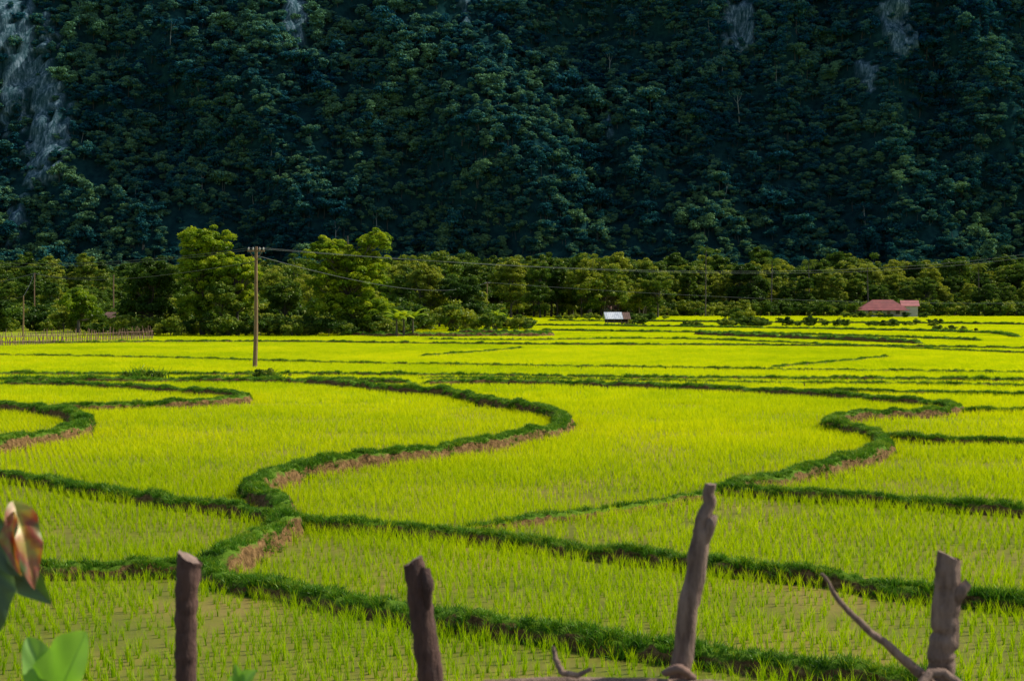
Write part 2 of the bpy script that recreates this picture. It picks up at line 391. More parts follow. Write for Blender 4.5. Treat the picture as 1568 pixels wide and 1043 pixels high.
scatter('rice_near', pts[:, :3], zrot(n, 0.09), np.clip(pts[:, 3], .5, 1.35), rng.integers(0, 6, n), C_cl, rice)
pts = []
for y in np.arange(62.5, 170, 1.0):
    hw = 0.40*y+3
    for x in np.arange(-hw, hw, 1.0):
        if clear(x, y, 0.25): pts.append((x+rng.normal(0, .1), y, 0))
        else:
            for a in (-.3, .3):
                for c in (-.3, .3):
                    if clear(x+a, y+c, 0.05): pts.append((x+a, y+c, -1))
pts = np.array(pts); n = len(pts); print('patches', n)
sm = pts[:, 2] < 0; s3 = np.ones((n, 3)); s3[sm] = (0.5, 0.5, 0.95); s3[:, 2] *= rng.uniform(.85, 1.1, n); pts[:, 2] = 0
gap = np.array([mn.noise(Vector((q[0]*.05, q[1]*.09, 12))) > 0.12 for q in pts])
idx = np.where(gap, rng.integers(4, 6, n), rng.integers(0, 4, n))
r = np.zeros((n, 3)); r[:, 2] = np.where(gap, 1.5708+rng.normal(0, .03, n), rng.integers(0, 4, n)*math.pi/2+rng.normal(0, .05, n))
scatter('rice_mid', pts, r, s3, idx, coll('rice_patches', p1), rice)
pts = []
for y in np.arange(171, 500, 2.0):
    hw = 0.39*y+5; lo = -hw if y < 178 else (-0.30*y if y < 200 else -0.02*y-10)
    for x in np.arange(lo, hw, 2.0):
        if clear(x, y, 0.4): pts.append((x, y, 0))
pts = np.array(pts); n = len(pts); print('far patches', n)
s3 = np.ones((n, 3)); s3[:, 2] = rng.uniform(.8, 1.15, n)
r = np.zeros((n, 3)); r[:, 2] = rng.integers(0, 4, n)*math.pi/2
scatter('rice_far', pts, r, s3, rng.integers(0, 3, n), coll('rice_patches_far', p2), rice)

# ---------- mountain
rocks = [(-308,150,18,38),(-290,112,10,30),(-330,195,14,22),(-280,105,8,24),(-296,55,5,16),(-138,182,7,24),(146,186,10,18),(246,180,12,22),(222,150,4,12),(-340,120,8,25),(-30,196,4,14),(60,120,3,10)]
def prof(z): return 780+(z/math.tan(math.radians(28)) if z < 30 else 30/math.tan(math.radians(28))+(z-30)/math.tan(math.radians(62)))
def rockm(x, z):
    v = 0
    for cx, cz, rx, rz in rocks:
        if abs(x-cx) > 2*rx or abs(z-cz) > 2*rz: continue
        d = ((x-cx)/rx)**2+((z-cz)/rz)**2
        v = max(v, 1-d*0.55)
    return v+1.0*mn.noise(Vector((x*.16, z*.045, 8)))+0.6*mn.noise(Vector((x*.4, z*.2, 1)))-0.38 if v > 0 else -1
def msurf(x, z):
    yy = prof(z)
    a = min(1, z/60)
    yy += a*(34*mn.noise(Vector((x*0.010+z*.004, z*0.004, 2)))+18*mn.noise(Vector((x*0.028, z*0.014, 7)))+5*mn.noise(Vector((x*.08, z*.05, 4))))
    return yy
nu, nv = 520, 150
xs = np.linspace(-900, 900, nu); zs = np.linspace(-5, 420, nv)
v = []; rk = []
for x in xs:
    for z in zs:
        r_ = 1.0 if rockm(x, z) > 0.08 else 0.0
        yy = msurf(x, z)+((-4+5*mn.noise(Vector((x*.3, z*.1, 5)))) if r_ else 0)
        v.append((x, yy, z)); rk.append(r_)
i = np.arange(nu-1)[:, None]*nv; j = np.arange(nv-1)[None]
g = MB(); g.add(v, np.stack([i+j, i+nv+j, i+nv+j+1, i+j+1], -1).reshape(-1, 4), 0, np.array(rk), True)
m, nt, out = newmat('mountain_surface')
at = N(nt, 'ShaderNodeAttribute', attribute_name='var').outputs['Fac']
pos = N(nt, 'ShaderNodeNewGeometry').outputs['Position']
mp = N(nt, 'ShaderNodeMapping'); mp.inputs['Scale'].default_value = (1, 1, 0.25); nt.links.new(pos, mp.inputs[0])
rc_ = ramp(nt, noise(nt, 0.5, 8, mp.outputs[0], 0.8), [(0.40, (0.015, 0.05, 0.06)), (0.52, (0.07, 0.13, 0.16)), (0.66, (0.30, 0.38, 0.45))])
col = mixc(nt, at, ramp(nt, noise(nt, 0.25, 6, pos, .7), [(0.35, (0.004, 0.022, 0.026)), (0.7, (0.016, 0.058, 0.055))]), rc_)  # blue-green ground colour carries the haze tint too
d = N(nt, 'ShaderNodeBsdfDiffuse'); nt.links.new(col, d.inputs[0]); nt.links.new(d.outputs[0], out.inputs[0])
g.build('mountain', [m])
crowns = []
M_barkd = solid('dark_bark', (0.02, 0.03, 0.025), (0.05, 0.06, 0.05), 3, .9, 0)  # darker, greener bark colour for the forest trees
for k in range(8):
    ncl = 22; jx, jy = rng.normal(0, 2.2, 2)
    if k < 4: e = [(0, 0, 5, 4.6, 4.0, 3.3, 1), (jx, jy, 7, 3, 3, 2.5, .6)]
    elif k == 4: e = [(0, 0, 4, 3.2, 3.2, 3, 1)]
    elif k == 5: e = [(0, 0, 8, 2.4, 2.4, 6, 1)]
    elif k == 6: e = [(0, 0, 9, 5.0, 4.5, 1.8, 1)]
    else: e = [(-2, 0, 5, 2.6, 3, 3, 1), (3, 1, 7.5, 2.4, 2.4, 2.6, .9)]
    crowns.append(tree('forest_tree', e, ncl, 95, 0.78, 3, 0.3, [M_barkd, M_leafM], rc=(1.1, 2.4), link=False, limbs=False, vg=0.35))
mb = MB(); mb.tube([(0, 0, 0), (.3, 0, 6), (0, .2, 12), (.4, 0, 17)], [.3, .25, .2, .1], 6, 0)
mb.tube([(0, .2, 12), (1.5, 0, 14), (2.5, .3, 16)], [.12, .09, .05], 5, 0); mb.tube([(.1, .1, 11), (-1.6, 0, 13.5), (-2.0, .3, 15)], [.12, .09, .05], 5, 0)
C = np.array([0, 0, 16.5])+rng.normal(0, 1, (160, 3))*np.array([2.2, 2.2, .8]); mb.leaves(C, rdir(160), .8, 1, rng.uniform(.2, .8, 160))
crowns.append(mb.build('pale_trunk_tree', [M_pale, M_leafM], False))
pts = []; sc_ = []; ix = []
while len(pts) < 10800:
    x = rng.uniform(-430, 430); z = 290*rng.random()
    if rockm(x, z) > 0.03 and rng.random() < .96: continue
    big = mn.noise(Vector((x*.02, z*.02, 60)))
    pts.append((x, msurf(x, z)-0.5, z-2.0)); q = rng.random()
    ix.append(8 if q < 0.004 else int(rng.integers(0, 8))); sc_.append(rng.uniform(.5, 1.1)*(1+.5*big)*(1.5 if rng.random() < .15 else 1))
for _ in range(900):
    x = rng.uniform(-430, 430); yy = rng.uniform(700, 790)
    pts.append((x, yy, -0.5)); ix.append(int(rng.integers(0, 8))); sc_.append(rng.uniform(.8, 1.3))
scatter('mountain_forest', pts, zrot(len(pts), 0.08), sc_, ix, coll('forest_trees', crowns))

# ---------- tree line and bushes
tl = []
specs = [[(0,0,8.5,4.2,4.2,4.5,1),(2,1,5,3.5,3.5,3.5,.7)],[(0,0,9,5,4.5,4,1),(-2.5,0,6,3,3,3.5,.6),(3,0,5.5,2.5,2.5,3,.5)],
         [(0,0,7.5,3.4,3.4,6,1)],[(1,0,10,3.5,3.5,3,1),(-1.5,0,5.5,4,3.5,4,1.2)],[(0,0,7,5.5,5,5,1)],[(0,0,10,2.6,2.6,4,1),(0.5,0,5,3.5,3.5,3.5,.9)]]
for s in specs:
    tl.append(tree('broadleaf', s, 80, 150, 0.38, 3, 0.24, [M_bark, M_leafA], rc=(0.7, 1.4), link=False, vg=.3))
C_tl = coll('tree_variants', tl)
bs = []
for k in range(4):
    bs.append(tree('bush', [(0,0,1.0,1.3,1.3,1.0,1),(rng.normal(0,.6),rng.normal(0,.6),1.4,.8,.8,.7,.5)], 22, 90, 0.20, 0.3, 0.05, [M_bark, M_leafA], rc=(0.3, .6), link=False))
C_bs = coll('bush_variants', bs)
pts = []; s_ = []
def row(pa, pb, d0, d1, ytop, n, jit=6):
    for _ in range(n):
        px = rng.uniform(pa, pb); d = rng.uniform(d0, d1); yt = np.interp(px, *zip(*ytop))+rng.normal(0, jit)
        hgt = H+(HOR-yt)*d/F; pts.append(((px-CX)*d/F, d, -0.2)); s_.append(max(hgt, 2)/13.3)
row(-200, 1780, 540, 640, [(-200,406),(0,406),(400,408),(600,404),(860,396),(1000,402),(1150,398),(1300,404),(1568,405)], 360, 8)
row(-200, 230, 270, 420, [(-200,425),(0,425),(150,434),(230,440)], 45)
row(150, 620, 300, 400, [(150,420),(400,414),(620,408)], 40)
row(600, 1010, 420, 520, [(600,405),(860,394),(1010,406)], 80)
row(600, 750, 255, 330, [(600,405),(640,402),(690,415),(750,455)], 12)
row(990, 1780, 495, 560, [(990,415),(1100,420),(1300,425),(1450,432),(1780,430)], 120, 9)
n = len(pts)
sx = np.array(s_); s3 = np.stack([sx, sx, sx*rng.uniform(.9, 1.1, n)], 1)
scatter('tree_line', pts, zrot(n, 0.03), s3, rng.integers(0, 6, n), C_tl)
pts = []; s_ = []
def brow(pa, pb, d0, d1, n, s0, s1):
    for _ in range(n):
        px = rng.uniform(pa, pb); d = rng.uniform(d0, d1); pts.append(((px-CX)*d/F, d, -0.1)); s_.append(rng.uniform(s0, s1))
brow(-150, 160, 215, 270, 130, 0.8, 2.4)
brow(150, 200, 240, 270, 26, 0.8, 2.2)
brow(140, 200, 206, 214, 14, 0.5, 0.9)
brow(180, 620, 184, 215, 190, 0.6, 1.5)
brow(190, 620, 220, 250, 140, 1.4, 2.5)
brow(600, 760, 215, 300, 80, 0.9, 2.2)
brow(755, 825, 232, 242, 16, 0.6, 1.3)
brow(750, 1780, 470, 510, 420, 1.2, 2.8)
brow(1045, 1075, 255, 262, 7, .4, .7)
brow(1100, 1260, 262, 275, 40, .4, 1.0)
brow(1260, 1440, 262, 280, 34, .3, .8)
brow(1420, 1500, 215, 225, 8, .3, .6)
brow(958, 985, 276, 292, 9, .7, 1.3)
brow(1110, 1150, 330, 350, 8, .9, 1.8)
brow(850, 1020, 375, 385, 40, .5, 1.0)
brow(1290, 1420, 425, 440, 26, .5, 1.1)
n = len(pts)
scatter('roadside_bushes', pts, zrot(n, 0.05), s_, rng.integers(0, 4, n), C_bs)
pts = []; s_ = []
for px, py, sp, k, a, b_ in [(200,585,8,26,3,6),(222,585,10,40,3,6.5),(405,585,10,36,2.5,5),(330,586,20,22,2,4),(60,586,40,50,2,4),(545,591,15,18,2,3.5),(820,590,15,16,2,4),(1000,596,80,20,1.5,3)]:
    for _ in range(k): pts.append(tuple(G(px+rng.normal(0, sp), py+rng.normal(0, 1)))); s_.append(rng.uniform(a, b_))
n = len(pts); scatter('bund_weeds', pts, zrot(n, .25), s_, rng.integers(0, 5, n), C_tuft)
pts = [tuple(G(px, py)) for px, py in [(193,586),(204,586),(216,586),(228,586),(238,586),(400,586),(408,586)]]
scatter('bund_shrubs', pts, zrot(7), rng.uniform(.24, .38, 7), rng.integers(0, 4, 7), C_bs)

# hero trees
def place(o, px, d, rz=0.0, s=1.0): o.location = ((px-CX)*d/F, d, 0); o.rotation_euler = (0, 0, rz); o.scale = (s, s, s)
mA = [M_bark, M_leafA]; mB = [M_bark, M_leafB]
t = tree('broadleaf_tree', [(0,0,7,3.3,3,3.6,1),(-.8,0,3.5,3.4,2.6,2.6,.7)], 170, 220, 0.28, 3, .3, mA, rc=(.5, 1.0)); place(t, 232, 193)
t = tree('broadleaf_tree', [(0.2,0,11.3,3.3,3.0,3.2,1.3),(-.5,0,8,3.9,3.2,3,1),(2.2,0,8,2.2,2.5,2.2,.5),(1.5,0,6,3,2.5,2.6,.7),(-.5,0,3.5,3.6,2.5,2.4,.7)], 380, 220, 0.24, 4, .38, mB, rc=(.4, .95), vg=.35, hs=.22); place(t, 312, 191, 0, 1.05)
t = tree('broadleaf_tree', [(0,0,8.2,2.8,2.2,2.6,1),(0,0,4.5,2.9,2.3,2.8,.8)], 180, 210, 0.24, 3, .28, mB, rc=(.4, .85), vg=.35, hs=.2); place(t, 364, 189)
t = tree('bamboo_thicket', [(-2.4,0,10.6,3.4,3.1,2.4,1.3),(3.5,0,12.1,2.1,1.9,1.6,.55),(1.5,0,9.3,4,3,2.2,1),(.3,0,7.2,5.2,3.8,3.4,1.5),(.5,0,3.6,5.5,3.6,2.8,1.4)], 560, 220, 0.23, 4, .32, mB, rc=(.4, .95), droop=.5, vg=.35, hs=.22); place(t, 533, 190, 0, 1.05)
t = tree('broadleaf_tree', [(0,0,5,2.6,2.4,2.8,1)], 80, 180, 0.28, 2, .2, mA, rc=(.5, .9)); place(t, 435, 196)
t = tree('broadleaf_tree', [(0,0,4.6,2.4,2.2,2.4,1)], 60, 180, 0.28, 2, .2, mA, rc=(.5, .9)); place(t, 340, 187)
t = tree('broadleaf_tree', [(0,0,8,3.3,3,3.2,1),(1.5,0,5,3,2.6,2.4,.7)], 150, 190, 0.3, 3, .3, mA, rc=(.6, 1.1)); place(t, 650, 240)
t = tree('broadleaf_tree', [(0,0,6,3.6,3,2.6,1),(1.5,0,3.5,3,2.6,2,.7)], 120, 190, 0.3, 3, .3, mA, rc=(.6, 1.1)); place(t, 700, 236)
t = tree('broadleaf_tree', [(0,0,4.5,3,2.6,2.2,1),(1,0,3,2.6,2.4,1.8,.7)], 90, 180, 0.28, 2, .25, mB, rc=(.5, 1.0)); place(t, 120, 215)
# palms
def palm(h):
    mb = MB(); zz = np.linspace(0, h, 9); mb.tube(np.stack([.5*np.sin(zz/h*1.5), 0*zz, zz], 1), np.linspace(.24, .14, 9), 7, 0)
    top = np.array([.5*math.sin(1.5), 0, h])
    for k in range(20):
        az = k*2.4; el = rng.uniform(-.2, 1.1); L = rng.uniform(3.2, 4.2); pr = top.copy(); ps = []
        for s in range(12):
            e = el-s*0.14; pr = pr+L/12*np.array([math.cos(az)*math.cos(e), math.sin(az)*math.cos(e), math.sin(e)]); ps.append(pr.copy())
        ps = np.array(ps); mb.tube(ps, np.linspace(.05, .015, 12), 4, 1, cap=False)
        sd = np.array([-math.sin(az), math.cos(az), 0])
        for s in range(1, 12):
            for sg in (-1, 1):
                l = .85*math.sin(math.pi*(s+1)/13); a = ps[s]; dd = (sd*sg*.85+np.array([math.cos(az)*.3, math.sin(az)*.3, -.45]))*l
                w_ = np.array([math.cos(az), math.sin(az), 0])*.1
                mb.add([a-w_, a+w_, a+dd+w_*.3, a+dd-w_*.3], [[0, 1, 2, 3]], 1, rng.uniform(.3, .9))
    return mb.build('coconut_palm', mA)
for px, d, yt in [(1080,470,378),(1180,490,396),(1330,480,404),(905,440,394),(1240,520,398),(1500,500,404)]:
    o = palm(H+(HOR-yt)*d/F-1.0); place(o, px, d, rng.uniform(0, 6))
# banana plants
def banana():
    mb = MB(); mb.tube([(0,0,-.1),(0,.05,1.5),(0,0,2.6)], [.16,.13,.08], 8, 0)
    for k in range(9):
        az = k*2.4+rng.normal(0, .2); el = rng.uniform(.5, 1.3); q = np.array([0, 0, 2.5]); L = rng.uniform(1.8, 2.6); v = []; sd = np.array([-math.sin(az), math.cos(az), 0])
        for s in range(9):
            w_ = .34*math.sin(math.pi*min(1, (s+.5)/8.6))**.6
            v += [q-sd*w_-[0,0,w_*.4], q, q+sd*w_-[0,0,w_*.4]]
            e = el-s*.19; q = q+L/8*np.array([math.cos(az)*math.cos(e), math.sin(az)*math.cos(e), math.sin(e)])
        f = [[3*s+c, 3*s+c+1, 3*s+c+4, 3*s+c+3] for s in range(8) for c in range(2)]
        mb.add(v, f, 1, rng.uniform(.5, .9), True)
    return mb.build('banana_plant', [M_bark, M_leafB])
for px, d in [(618,183),(632,184),(607,182),(760,225)]: place(banana(), px, d, rng.uniform(0, 6))

# ---------- utility poles and wires
M_wood = solid('pole_wood', (0.12, 0.07, 0.035), (0.30, 0.18, 0.10), 4, 0.85, 0.4, (6, 6, .5))
M_cer = solid('insulator', (0.35, 0.33, 0.30), (0.5, 0.48, 0.45), 4, .3, 0)
M_wire = solid('wire', (0.06, 0.07, 0.075), (0.09, 0.10, 0.11), 4, .9, 0)
def pole(px, py, ytop, r=.13, arm=True):
    b = G(px, py); h = (py-ytop)*b[1]/F; e = empty('utility_pole', b)
    mb = MB(); zz = np.linspace(-.3, h, 10); mb.tube(np.stack([.022*zz+.04*np.sin(zz*.6), 0*zz, zz], 1), np.linspace(r*1.25, r*.75, 10), 12, 0, rough=.03)
    o = mb.build('shaft', [M_wood]); o.parent = e
    if arm:
        X = .022*h-.03
        mb = MB(); mb.box((X, -.16, h-.3), (1.15, .09, .11), 0)
        mb.tube([(X-.4, -.21, h-.35), (X, -.18, h-.95)], .02, 5, 0); mb.tube([(X+.4, -.21, h-.35), (X, -.18, h-.95)], .02, 5, 0)
        o = mb.build('crossarm', [M_wood]); o.parent = e
        mb = MB()
        for x in (-.5, -.2, .25, .5): mb.tube([(X+x, -.16, h-.25), (X+x, -.16, h-.18), (X+x, -.16, h-.1), (X+x, -.16, h-.05)], [.03, .06, .05, .02], 8, 0)
        o = mb.build('insulators', [M_cer]); o.parent = e
    return b+np.array([.15, -.14, h-.1])
tops = [pole(390, 565, 378)]
tL = pole(52, 502, 418, .11, False); tL2 = pole(173, 505, 421, .11, False); tL3 = pole(35, 516, 453, .09, False)
tR = pole(745, 497, 432, .12)
wm = MB()
def wire(a, b, sag, r=.013):
    t = np.linspace(0, 1, 40)[:, None]; q = np.asarray(a)*(1-t)+np.asarray(b)*t; q[:, 2] -= (4*sag*t*(1-t))[:, 0]; wm.tube(q, r, 5, 0, cap=False)
T0 = tops[0]
for dx in (-.5, .5):
    wire(T0+[dx, 0, 0], P(-60, 403+dx*6, 112), 0.55)
    wire(T0+[dx, 0, 0], P(1680, 372+dx*5, 230), 3.0)
wire(T0-[0, 0, .9], tL, 1.2, .018); wire(tL, P(-60, 436, 250), .5, .025); wire(tL2, tL, .6, .02); wire(tL, tL3, .3, .02); wire(tL3, P(-60, 470, 190), .2, .02)
wire(T0-[0,0,.5], tR, 2.0, .02); wire(tR, P(1700, 462, 420), 2.0, .03)
wm.build('power_lines', [M_wire])

# ---------- buildings
M_tin = solid('tin_roof', (0.30, 0.34, 0.38), (0.75, 0.76, 0.78), 1.2, .45, 0.1)
M_red = solid('red_roof', (0.18, 0.035, 0.035), (0.32, 0.075, 0.065), .6, .75, .1)
M_pink = solid('pink_red_roof', (0.36, 0.10, 0.10), (0.46, 0.15, 0.13), .6, .7, .1)
M_brn = solid('rusty_roof', (0.09, 0.045, 0.03), (0.18, 0.095, 0.065), .6, .8, .1)
M_wall = solid('plaster_wall', (0.38, 0.36, 0.36), (0.5, 0.48, 0.47), 1, .9, .1)
M_dark = solid('dark_opening', (0.015, 0.015, 0.018), (0.03, 0.03, 0.03), 1, .4, 0)
M_plank = solid('plank', (0.12, 0.08, 0.05), (0.25, 0.18, 0.12), 2, .85, .3)
def gable(mb, x0, x1, y0, y1, ze, zr, mat, th=.06, corr=True):
    ym = (y0+y1)/2; n = max(2, int((x1-x0)/.18))
    for ya, yb, za, zb in ((y0, ym, ze, zr), (ym, y1, zr, ze)):
        xs = np.linspace(x0, x1, n+1); v = []
        for k, x in enumerate(xs):
            o = .03*(k % 2); v += [(x, ya, za+o), (x, yb, zb+o), (x, ya, za-th+o), (x, yb, zb-th+o)]
        f = []
        for k in range(n): a = 4*k; f += [[a, a+4, a+5, a+1], [a+2, a+3, a+7, a+6], [a, a+2, a+6, a+4], [a+1, a+5, a+7, a+3]]
        f += [[0, 1, 3, 2], [4*n, 4*n+2, 4*n+3, 4*n+1]]; mb.add(v, f, mat)
def part(mb, nm, mats, e): o = mb.build(nm, mats); o.parent = e; return o
# field hut
b = G(944, 500); e = empty('field_hut', b); e.rotation_euler = (0, 0, .12)
mb = MB()
for x in (-2.0, -.7, .7, 2.0):
    for y in (-1.2, 1.2): mb.tube([(x, y, -.1), (x, y, 1.6)], .06, 6, 0)
part(mb, 'posts', [M_plank], e)
mb = MB(); mb.box((0, 0, .8), (4.0, 2.3, .1)); mb.box((0, 1.18, 1.2), (3.9, .05, .7), 1); mb.box((1.96, 0, 1.2), (.05, 2.0, .7), 1); part(mb, 'platform', [M_plank, M_dark], e)
mb = MB(); gable(mb, -2.5, 1.0, -1.7, 1.7, 1.45, 2.75, 0); gable(mb, 1.03, 2.5, -1.6, 1.6, 1.42, 2.70, 1); part(mb, 'roof', [M_tin, M_brn], e)
# red roofed farmhouse
def hip(mb, x0, x1, y0, y1, ze, zr, ins, mat):
    ym = (y0+y1)/2; v = [(x0,y0,ze),(x1,y0,ze),(x1,y1,ze),(x0,y1,ze),(x0+ins,ym,zr),(x1-ins,ym,zr),(x0,y0,ze-.15),(x1,y0,ze-.15),(x1,y1,ze-.15),(x0,y1,ze-.15)]
    mb.add(v, [[0,1,5,4],[2,3,4,5],[0,6,7,1],[1,7,8,2],[2,8,9,3],[3,9,6,0],[6,9,8,7]], mat); mb.add(v, [[1,2,5],[3,0,4]], mat)
def walls(e, x0, x1, y0, y1, z1, wins, doors):
    mb = MB(); mb.box(((x0+x1)/2, (y0+y1)/2, z1/2), (x1-x0, y1-y0, z1)); part(mb, 'walls', [M_wall], e)
    mb = MB(); fr = MB()
    for x in wins:
        mb.box((x, y0-.03, z1*.58), (1.1, .04, 1.1)); 
        for s in (-1, 1): fr.box((x+s*.6, y0-.05, z1*.58), (.1, .1, 1.3)); fr.box((x, y0-.05, z1*.58+s*.6), (1.1, .1, .1))
        fr.box((x, y0-.07, z1*.58), (.05, .04, 1.1))
    part(mb, 'windows', [M_dark], e); part(fr, 'window_frames', [M_plank], e)
    mb = MB()
    for x in doors: mb.box((x, y0-.03, 1.0), (1.0, .05, 2.0))
    part(mb, 'door', [M_plank], e)
d = 455; b = np.array([(1355-CX)*d/F, d, 0]); e = empty('farmhouse', b); e.rotation_euler = (0, 0, -.15)
walls(e, -6.5, 5.5, -3.5, 3.5, 2.9, [-4.8, -2, 3.6], [.8])
mb = MB(); hip(mb, -8.0, 6.3, -4.6, 4.4, 2.9, 5.6, 4, 0); part(mb, 'main_roof', [M_red], e)
mb = MB(); hip(mb, -9.0, 7.0, -7.2, -4.55, 2.35, 2.85, 2, 0)
part(mb, 'porch_roof', [M_red], e)
mb = MB()
for x in (-7.5, -4.5, -1.5, 1.5, 4.5, 6.4): mb.tube([(x, -6.6, 0), (x, -6.6, 2.4)], .09, 8, 0)
part(mb, 'porch_posts', [M_wall], e)
mb = MB(); gable(mb, 5.0, 10.8, .2, 6.5, 3.6, 5.4, 0); mb.box((7.8, 3.3, 1.75), (5.0, 5.2, 3.5), 1); mb.add([(10.4,.9,3.55),(10.4,5.8,3.55),(10.4,3.35,5.2)], [[0,1,2]], 1); part(mb, 'annex', [M_pink, M_wall], e)
def small_house(nm, px, d, w, h, hr, mroof, rz):
    b = np.array([(px-CX)*d/F, d, 0]); e = empty(nm, b); e.rotation_euler = (0, 0, rz)
    walls(e, -w/2, w/2, -1.8, 1.8, h, [-w/4], [w/4]); mb = MB(); gable(mb, -w/2-.6, w/2+.6, -2.5, 2.5, h-.2, hr, 0)
    mb.add([(-w/2+.01,-1.8,h),(-w/2+.01,1.8,h),(-w/2+.01,0,hr-.25)], [[0,1,2]], 1); mb.add([(w/2-.01,-1.8,h),(w/2-.01,1.8,h),(w/2-.01,0,hr-.25)], [[0,1,2]], 1)
    part(mb, 'roof', [mroof, M_wall], e)
small_house('village_house', 938, 440, 3.2, 2.7, 4.0, M_brn, .3)
small_house('village_house', 176, 232, 1.9, 2.0, 3.0, M_brn, -.3)

# ---------- village picket fence
mb = MB(); a = G(-60, 535); c = G(235, 521); L = np.linalg.norm(c-a); dr = (c-a)/L
for s in np.arange(0, L, .3):
    q = a+dr*s; h = rng.uniform(1.1, 1.8); mb.tube([q+[0,0,-.1], q+[rng.normal(0,.06), 0, h/2], q+[rng.normal(0,.1), rng.normal(0,.05), h]], [.05, .045, .03], 5, 0, rough=.1)
for z in (.5, 1.05):
    t = np.linspace(0, 1, 60)[:, None]; q = a*(1-t)+c*t+[0, -.05, z]; q[:, 2] += rng.normal(0, .03, 60); mb.tube(q, .03, 5, 0)
M_pick = solid('weathered_stick', (0.12, 0.06, 0.045), (0.30, 0.18, 0.13), 3, .9, .3)
mb.build('picket_fence', [M_pick])

# ---------- foreground stick fence
M_bk1 = solid('branch_bark_dark', (0.04, 0.018, 0.014), (0.16, 0.08, 0.055), 9, .9, 1.0, (4, 4, 1))
M_bk2 = solid('branch_bark', (0.09, 0.05, 0.035), (0.38, 0.25, 0.18), 9, .9, 1.0, (4, 4, 1))
M_cut = solid('cut_wood', (0.16, 0.10, 0.075), (0.30, 0.20, 0.15), 30, .85, .3)
fe = empty('branch_fence', (0, 3.4, 2.8)); FB = np.array([0, 3.4, 2.8])
def stick(nm, pts, wid, mat, sides=16, n=48, cut=True):
    q = np.array([P(*k) for k in pts])-FB; s = np.linspace(0, 1, len(q)); t = np.linspace(0, 1, n)
    path = np.stack([np.interp(t, s, q[:, k]) for k in range(3)], 1)
    rad = np.interp(t, s, [w*3.4/F/2 for w in wid])
    path[:, 0] += [.007*mn.noise(Vector((k*9, wid[0], 0))) for k in t]; rad = rad*np.array([1+.13*mn.noise(Vector((k*22, wid[0], 5))) for k in t])
    mb = MB(); mb.tube(path, rad, sides, 0, rough=.035, cap=False)
    K = sides; v0 = mb.V[0].reshape(n, K, 3); sl = rng.uniform(-.5, .5)
    top = v0[0].copy(); c = top.mean(0); up = (path[0]-path[1]); up /= np.linalg.norm(up)
    rim = top+up*(((top-c)[:, 0]*sl+rng.normal(0, .08*rad[0], K))[:, None]+rad[0]*.15)
    mb.add(np.vstack([top, rim, [rim.mean(0)+up*rad[0]*.1]]), [[k, (k+1) % K, K+(k+1) % K, K+k] for k in range(K)], 0, .5, False)
    mb.add(np.vstack([rim, [rim.mean(0)+up*rad[0]*.1]]), [[k, (k+1) % K, K] for k in range(K)], 1)
    mb.add(np.vstack([v0[-1], [path[-1]]]), [[k, (k+1) % K, K] for k in range(K)], 0)
    o = mb.build(nm, [mat, M_cut]); o.parent = fe; return o
stick('post_1', [(290,858,3.4),(284,950,3.4),(285,1043,3.4),(288,1500,3.4)], [38,33,33,40], M_bk1)
stick('post_2', [(633,862,3.45),(645,930,3.45),(660,1043,3.45),(690,1480,3.45)], [33,38,40,44], M_bk1)
stick('post_2_stub', [(651,872,3.44),(656,895,3.42),(655,930,3.43)], [16,18,10], M_bk1, 8, 8)
stick('post_3', [(1088,742,3.4),(1083,775,3.4),(1072,830,3.4),(1055,930,3.4),(1040,1035,3.4),(990,1500,3.4)], [17,20,30,32,32,36], M_bk2)
stick('post_3_knot', [(1094,790,3.39),(1090,800,3.38),(1080,830,3.39)], [10,16,12], M_bk2, 8, 8)
stick('post_4', [(1453,854,3.4),(1449,930,3.4),(1443,1000,3.4),(1438,1043,3.4),(1420,1490,3.4)], [36,42,42,40,44], M_bk2)
stick('post_4_stub', [(1482,893,3.38),(1470,905,3.38),(1455,935,3.4)], [14,22,18], M_bk2, 10, 10)
stick('side_branch', [(1258,878,3.3),(1285,920,3.3),(1330,965,3.32),(1385,1010,3.34),(1420,1040,3.36),(1440,1060,3.38)], [5,8,11,14,18,20], M_bk2, 10, 30)
stick('side_twig', [(1400,1062,3.3),(1425,1030,3.33),(1445,1030,3.33),(1470,1048,3.33)], [16,14,14,14], M_bk2, 10, 16)
stick('rail', [(740,1050,3.35),(850,1046,3.35),(1000,1048,3.35),(1110,1052,3.35)], [18,20,20,20], M_bk2, 10, 30)
stick('lower_rail', [(-200,1110,3.36),(300,1115,3.36),(784,1120,3.36),(1300,1112,3.36),(1900,1125,3.36)], [26,26,28,26,26], M_bk2, 10, 40)
stick('bent_twig', [(848,990,3.33),(850,1010,3.32),(862,1030,3.31),(885,1034,3.32),(905,1024,3.33)], [6,9,10,9,6], M_bk2, 8, 20)
stick('tie', [(1018,1030,3.36),(1040,1022,3.33),(1062,1038,3.36)], [12,14,12], M_pick, 8, 12)

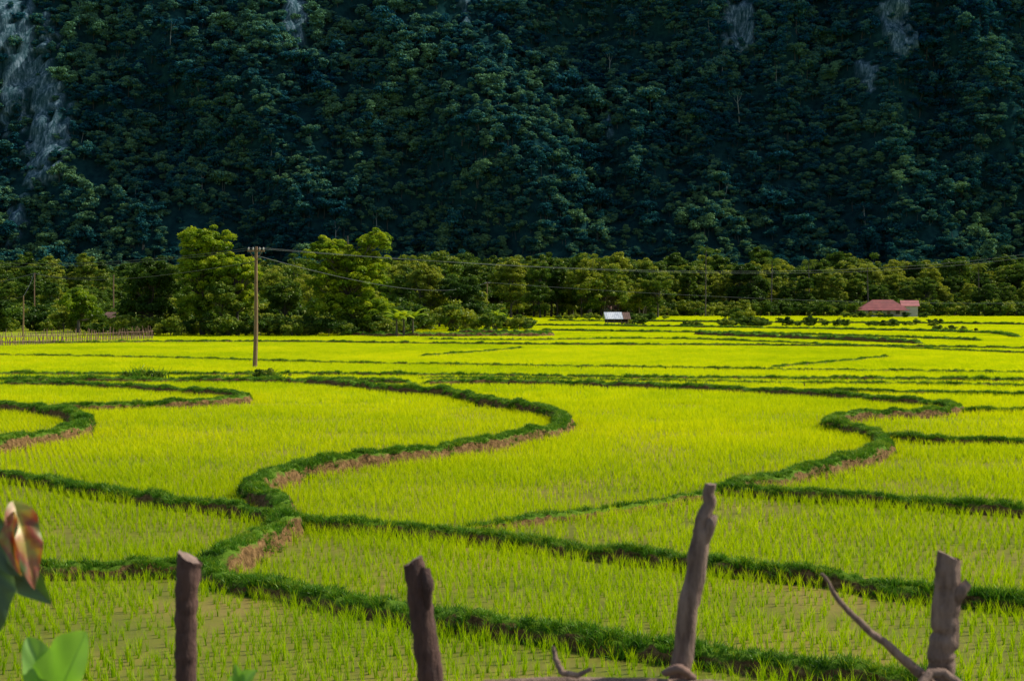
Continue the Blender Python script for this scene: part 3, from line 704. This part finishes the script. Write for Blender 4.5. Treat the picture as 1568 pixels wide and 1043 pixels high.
# ---------- foreground leafy plant
def lm(name, stops, tr=.4):
    return leafmat(name, stops, trans=tr, posnoise=25.0, gloss=.08, rnd=0)
L_dk = lm('dark_leaf', [(0, (0.02, 0.06, 0.01)), (1, (0.07, 0.16, 0.02))]); L_rd = lm('reddish_leaf', [(0.2, (0.50, 0.52, 0.05)), (.4, (0.50, 0.20, 0.03)), (.55, (0.34, 0.04, 0.02)), (.8, (0.12, 0.20, 0.03))])
L_lt = lm('light_leaf', [(0, (0.16, 0.38, 0.03)), (1, (0.26, 0.52, 0.06))], .5)
pe = empty('leafy_plant', (0, 0, 0))
def bigleaf(nm, base, tip, width, nrm, mat, curl=.12, wav=.05, ex=.65):
    base = np.array(base); tip = np.array(tip); ax = tip-base; L = np.linalg.norm(ax); ax /= L
    nrm = np.array(nrm, float); nrm -= ax*nrm.dot(ax); nrm /= np.linalg.norm(nrm); sd = np.cross(ax, nrm); v = []; va = []
    n = 40; m_ = 13; ph = rng.uniform(0, 6)
    for k in range(n+1):
        t = k/n; w = width/2*(math.sin(math.pi*t**ex)**(.8 if ex < .9 else .6))*(1+.05*math.sin(t*17+ph)) if 0 < t < 1 else 0.001
        for c in np.linspace(-1, 1, m_):
            back = -.16*L*abs(c)**1.5*(1-t)**3
            v.append(base+ax*(L*t+back)+sd*(w*c+.08*width*math.sin(t*3+ph))+nrm*(-curl*L*(t-.3)**2+.35*w*abs(c)+wav*w*math.sin(t*14-abs(c)*4+ph+c)*abs(c)*2)); va.append(np.clip(.15+.6*abs(c)**.8*(.6+.4*math.sin(t*9+c*2))+.25*t, 0, 1))
    mb = MB(); mb.add(v, [[k*m_+c, k*m_+c+1, k*m_+c+m_+1, k*m_+c+m_] for k in range(n) for c in range(m_-1)], 0, va, True)
    mb.tube(np.array([base+ax*L*t+sd*.08*width*math.sin(t*3+ph)+nrm*(-curl*L*(t-.3)**2-.001) for t in np.linspace(0, 1, 14)]), np.linspace(.0016, .0004, 14), 5, 0, cap=False)
    o = mb.build(nm, [mat]); o.parent = pe
d = 2.6
bigleaf('red_leaf', P(22, 784, d), P(58, 895, d-.05), .06, (.5, -1, .35), L_rd, .3, .10)
bigleaf('red_leaf_2', P(20, 795, d-.02), P(22, 880, d-.06), .045, (-.7, -1, .35), L_rd, .3, .10)
bigleaf('leaf_1', P(-10, 830, d+.03), P(70, 928, d), .075, (-.2, -1, .5), L_dk, .25)
bigleaf('leaf_2', P(-12, 860, d), P(5, 965, d-.03), .07, (.5, -1, .2), L_dk, .2)
bigleaf('leaf_3', P(-30, 800, d), P(30, 880, d-.03), .07, (-.5, -1, .6), L_dk, .2)
bigleaf('leaf_4', P(70, 1085, d), P(128, 972, d-.06), .11, (.1, -.9, .7), L_lt, .12, .05, 1.0)
bigleaf('leaf_5', P(100, 1085, d), P(40, 978, d-.03), .075, (.1, -.8, .7), L_lt, .12, .05, .9)
bigleaf('leaf_6', P(352, 1065, d), P(392, 1028, d-.02), .05, (.1, -.8, .7), L_lt)
bigleaf('leaf_7', P(372, 1065, d), P(358, 1018, d-.02), .03, (.1, -.8, .5), L_lt)
mb = MB(); rt = np.array([P(-60, 1500, d)[0], d, 2.75])
for tgt in (P(22, 784, d), P(-10, 830, d+.03), P(-12, 860, d), P(-30, 800, d), P(70, 1085, d), P(100, 1085, d)):
    mid = rt*.4+tgt*.6+np.array([-.08, .02, .05]); mb.tube([rt, rt*.75+tgt*.25+[-.03, 0, .06], mid, tgt], [.009, .007, .004, .0022], 6, 0)
rt2 = np.array([P(360, 1500, d)[0], d, 2.75]); mb.tube([rt2, rt2*.5+P(352, 1065, d)*.5+[.01, 0, 0], P(352, 1065, d)], [.005, .004, .002], 6, 0); mb.tube([rt2, P(372, 1065, d)], [.004, .002], 6, 0)
o = mb.build('stems', [L_dk]); o.parent = pe

# ---------- camera, light, world
cam = bpy.data.cameras.new('camera'); co = bpy.data.objects.new('camera', cam); sc.collection.objects.link(co); sc.camera = co
co.location = (0, 0, H); co.rotation_euler = (math.pi/2-TH, 0, 0); cam.lens = 50; cam.sensor_width = 36; cam.sensor_fit = 'HORIZONTAL'
cam.clip_start = .1; cam.clip_end = 6000; cam.dof.use_dof = True; cam.dof.focus_distance = 70; cam.dof.aperture_fstop = 8
AZ = math.radians(72); EL = math.radians(46)
S = Vector((math.sin(AZ)*math.cos(EL), math.cos(AZ)*math.cos(EL), math.sin(EL)))
sl = bpy.data.lights.new('sun', 'SUN'); sl.energy = 5.0; sl.angle = math.radians(.5); sl.color = (1, .95, .82)
so = bpy.data.objects.new('sun', sl); so.rotation_euler = S.to_track_quat('Z', 'Y').to_euler(); sc.collection.objects.link(so)
w = bpy.data.worlds.new('World'); sc.world = w; w.use_nodes = True; nt = w.node_tree
sky = nt.nodes.new('ShaderNodeTexSky'); sky.sky_type = 'NISHITA'; sky.sun_disc = False; sky.sun_elevation = EL; sky.sun_rotation = AZ
bg = nt.nodes['Background']; nt.links.new(sky.outputs[0], bg.inputs[0]); bg.inputs[1].default_value = .13
sc.view_settings.view_transform = 'Standard'; sc.view_settings.look = 'None'; sc.view_settings.exposure = 0
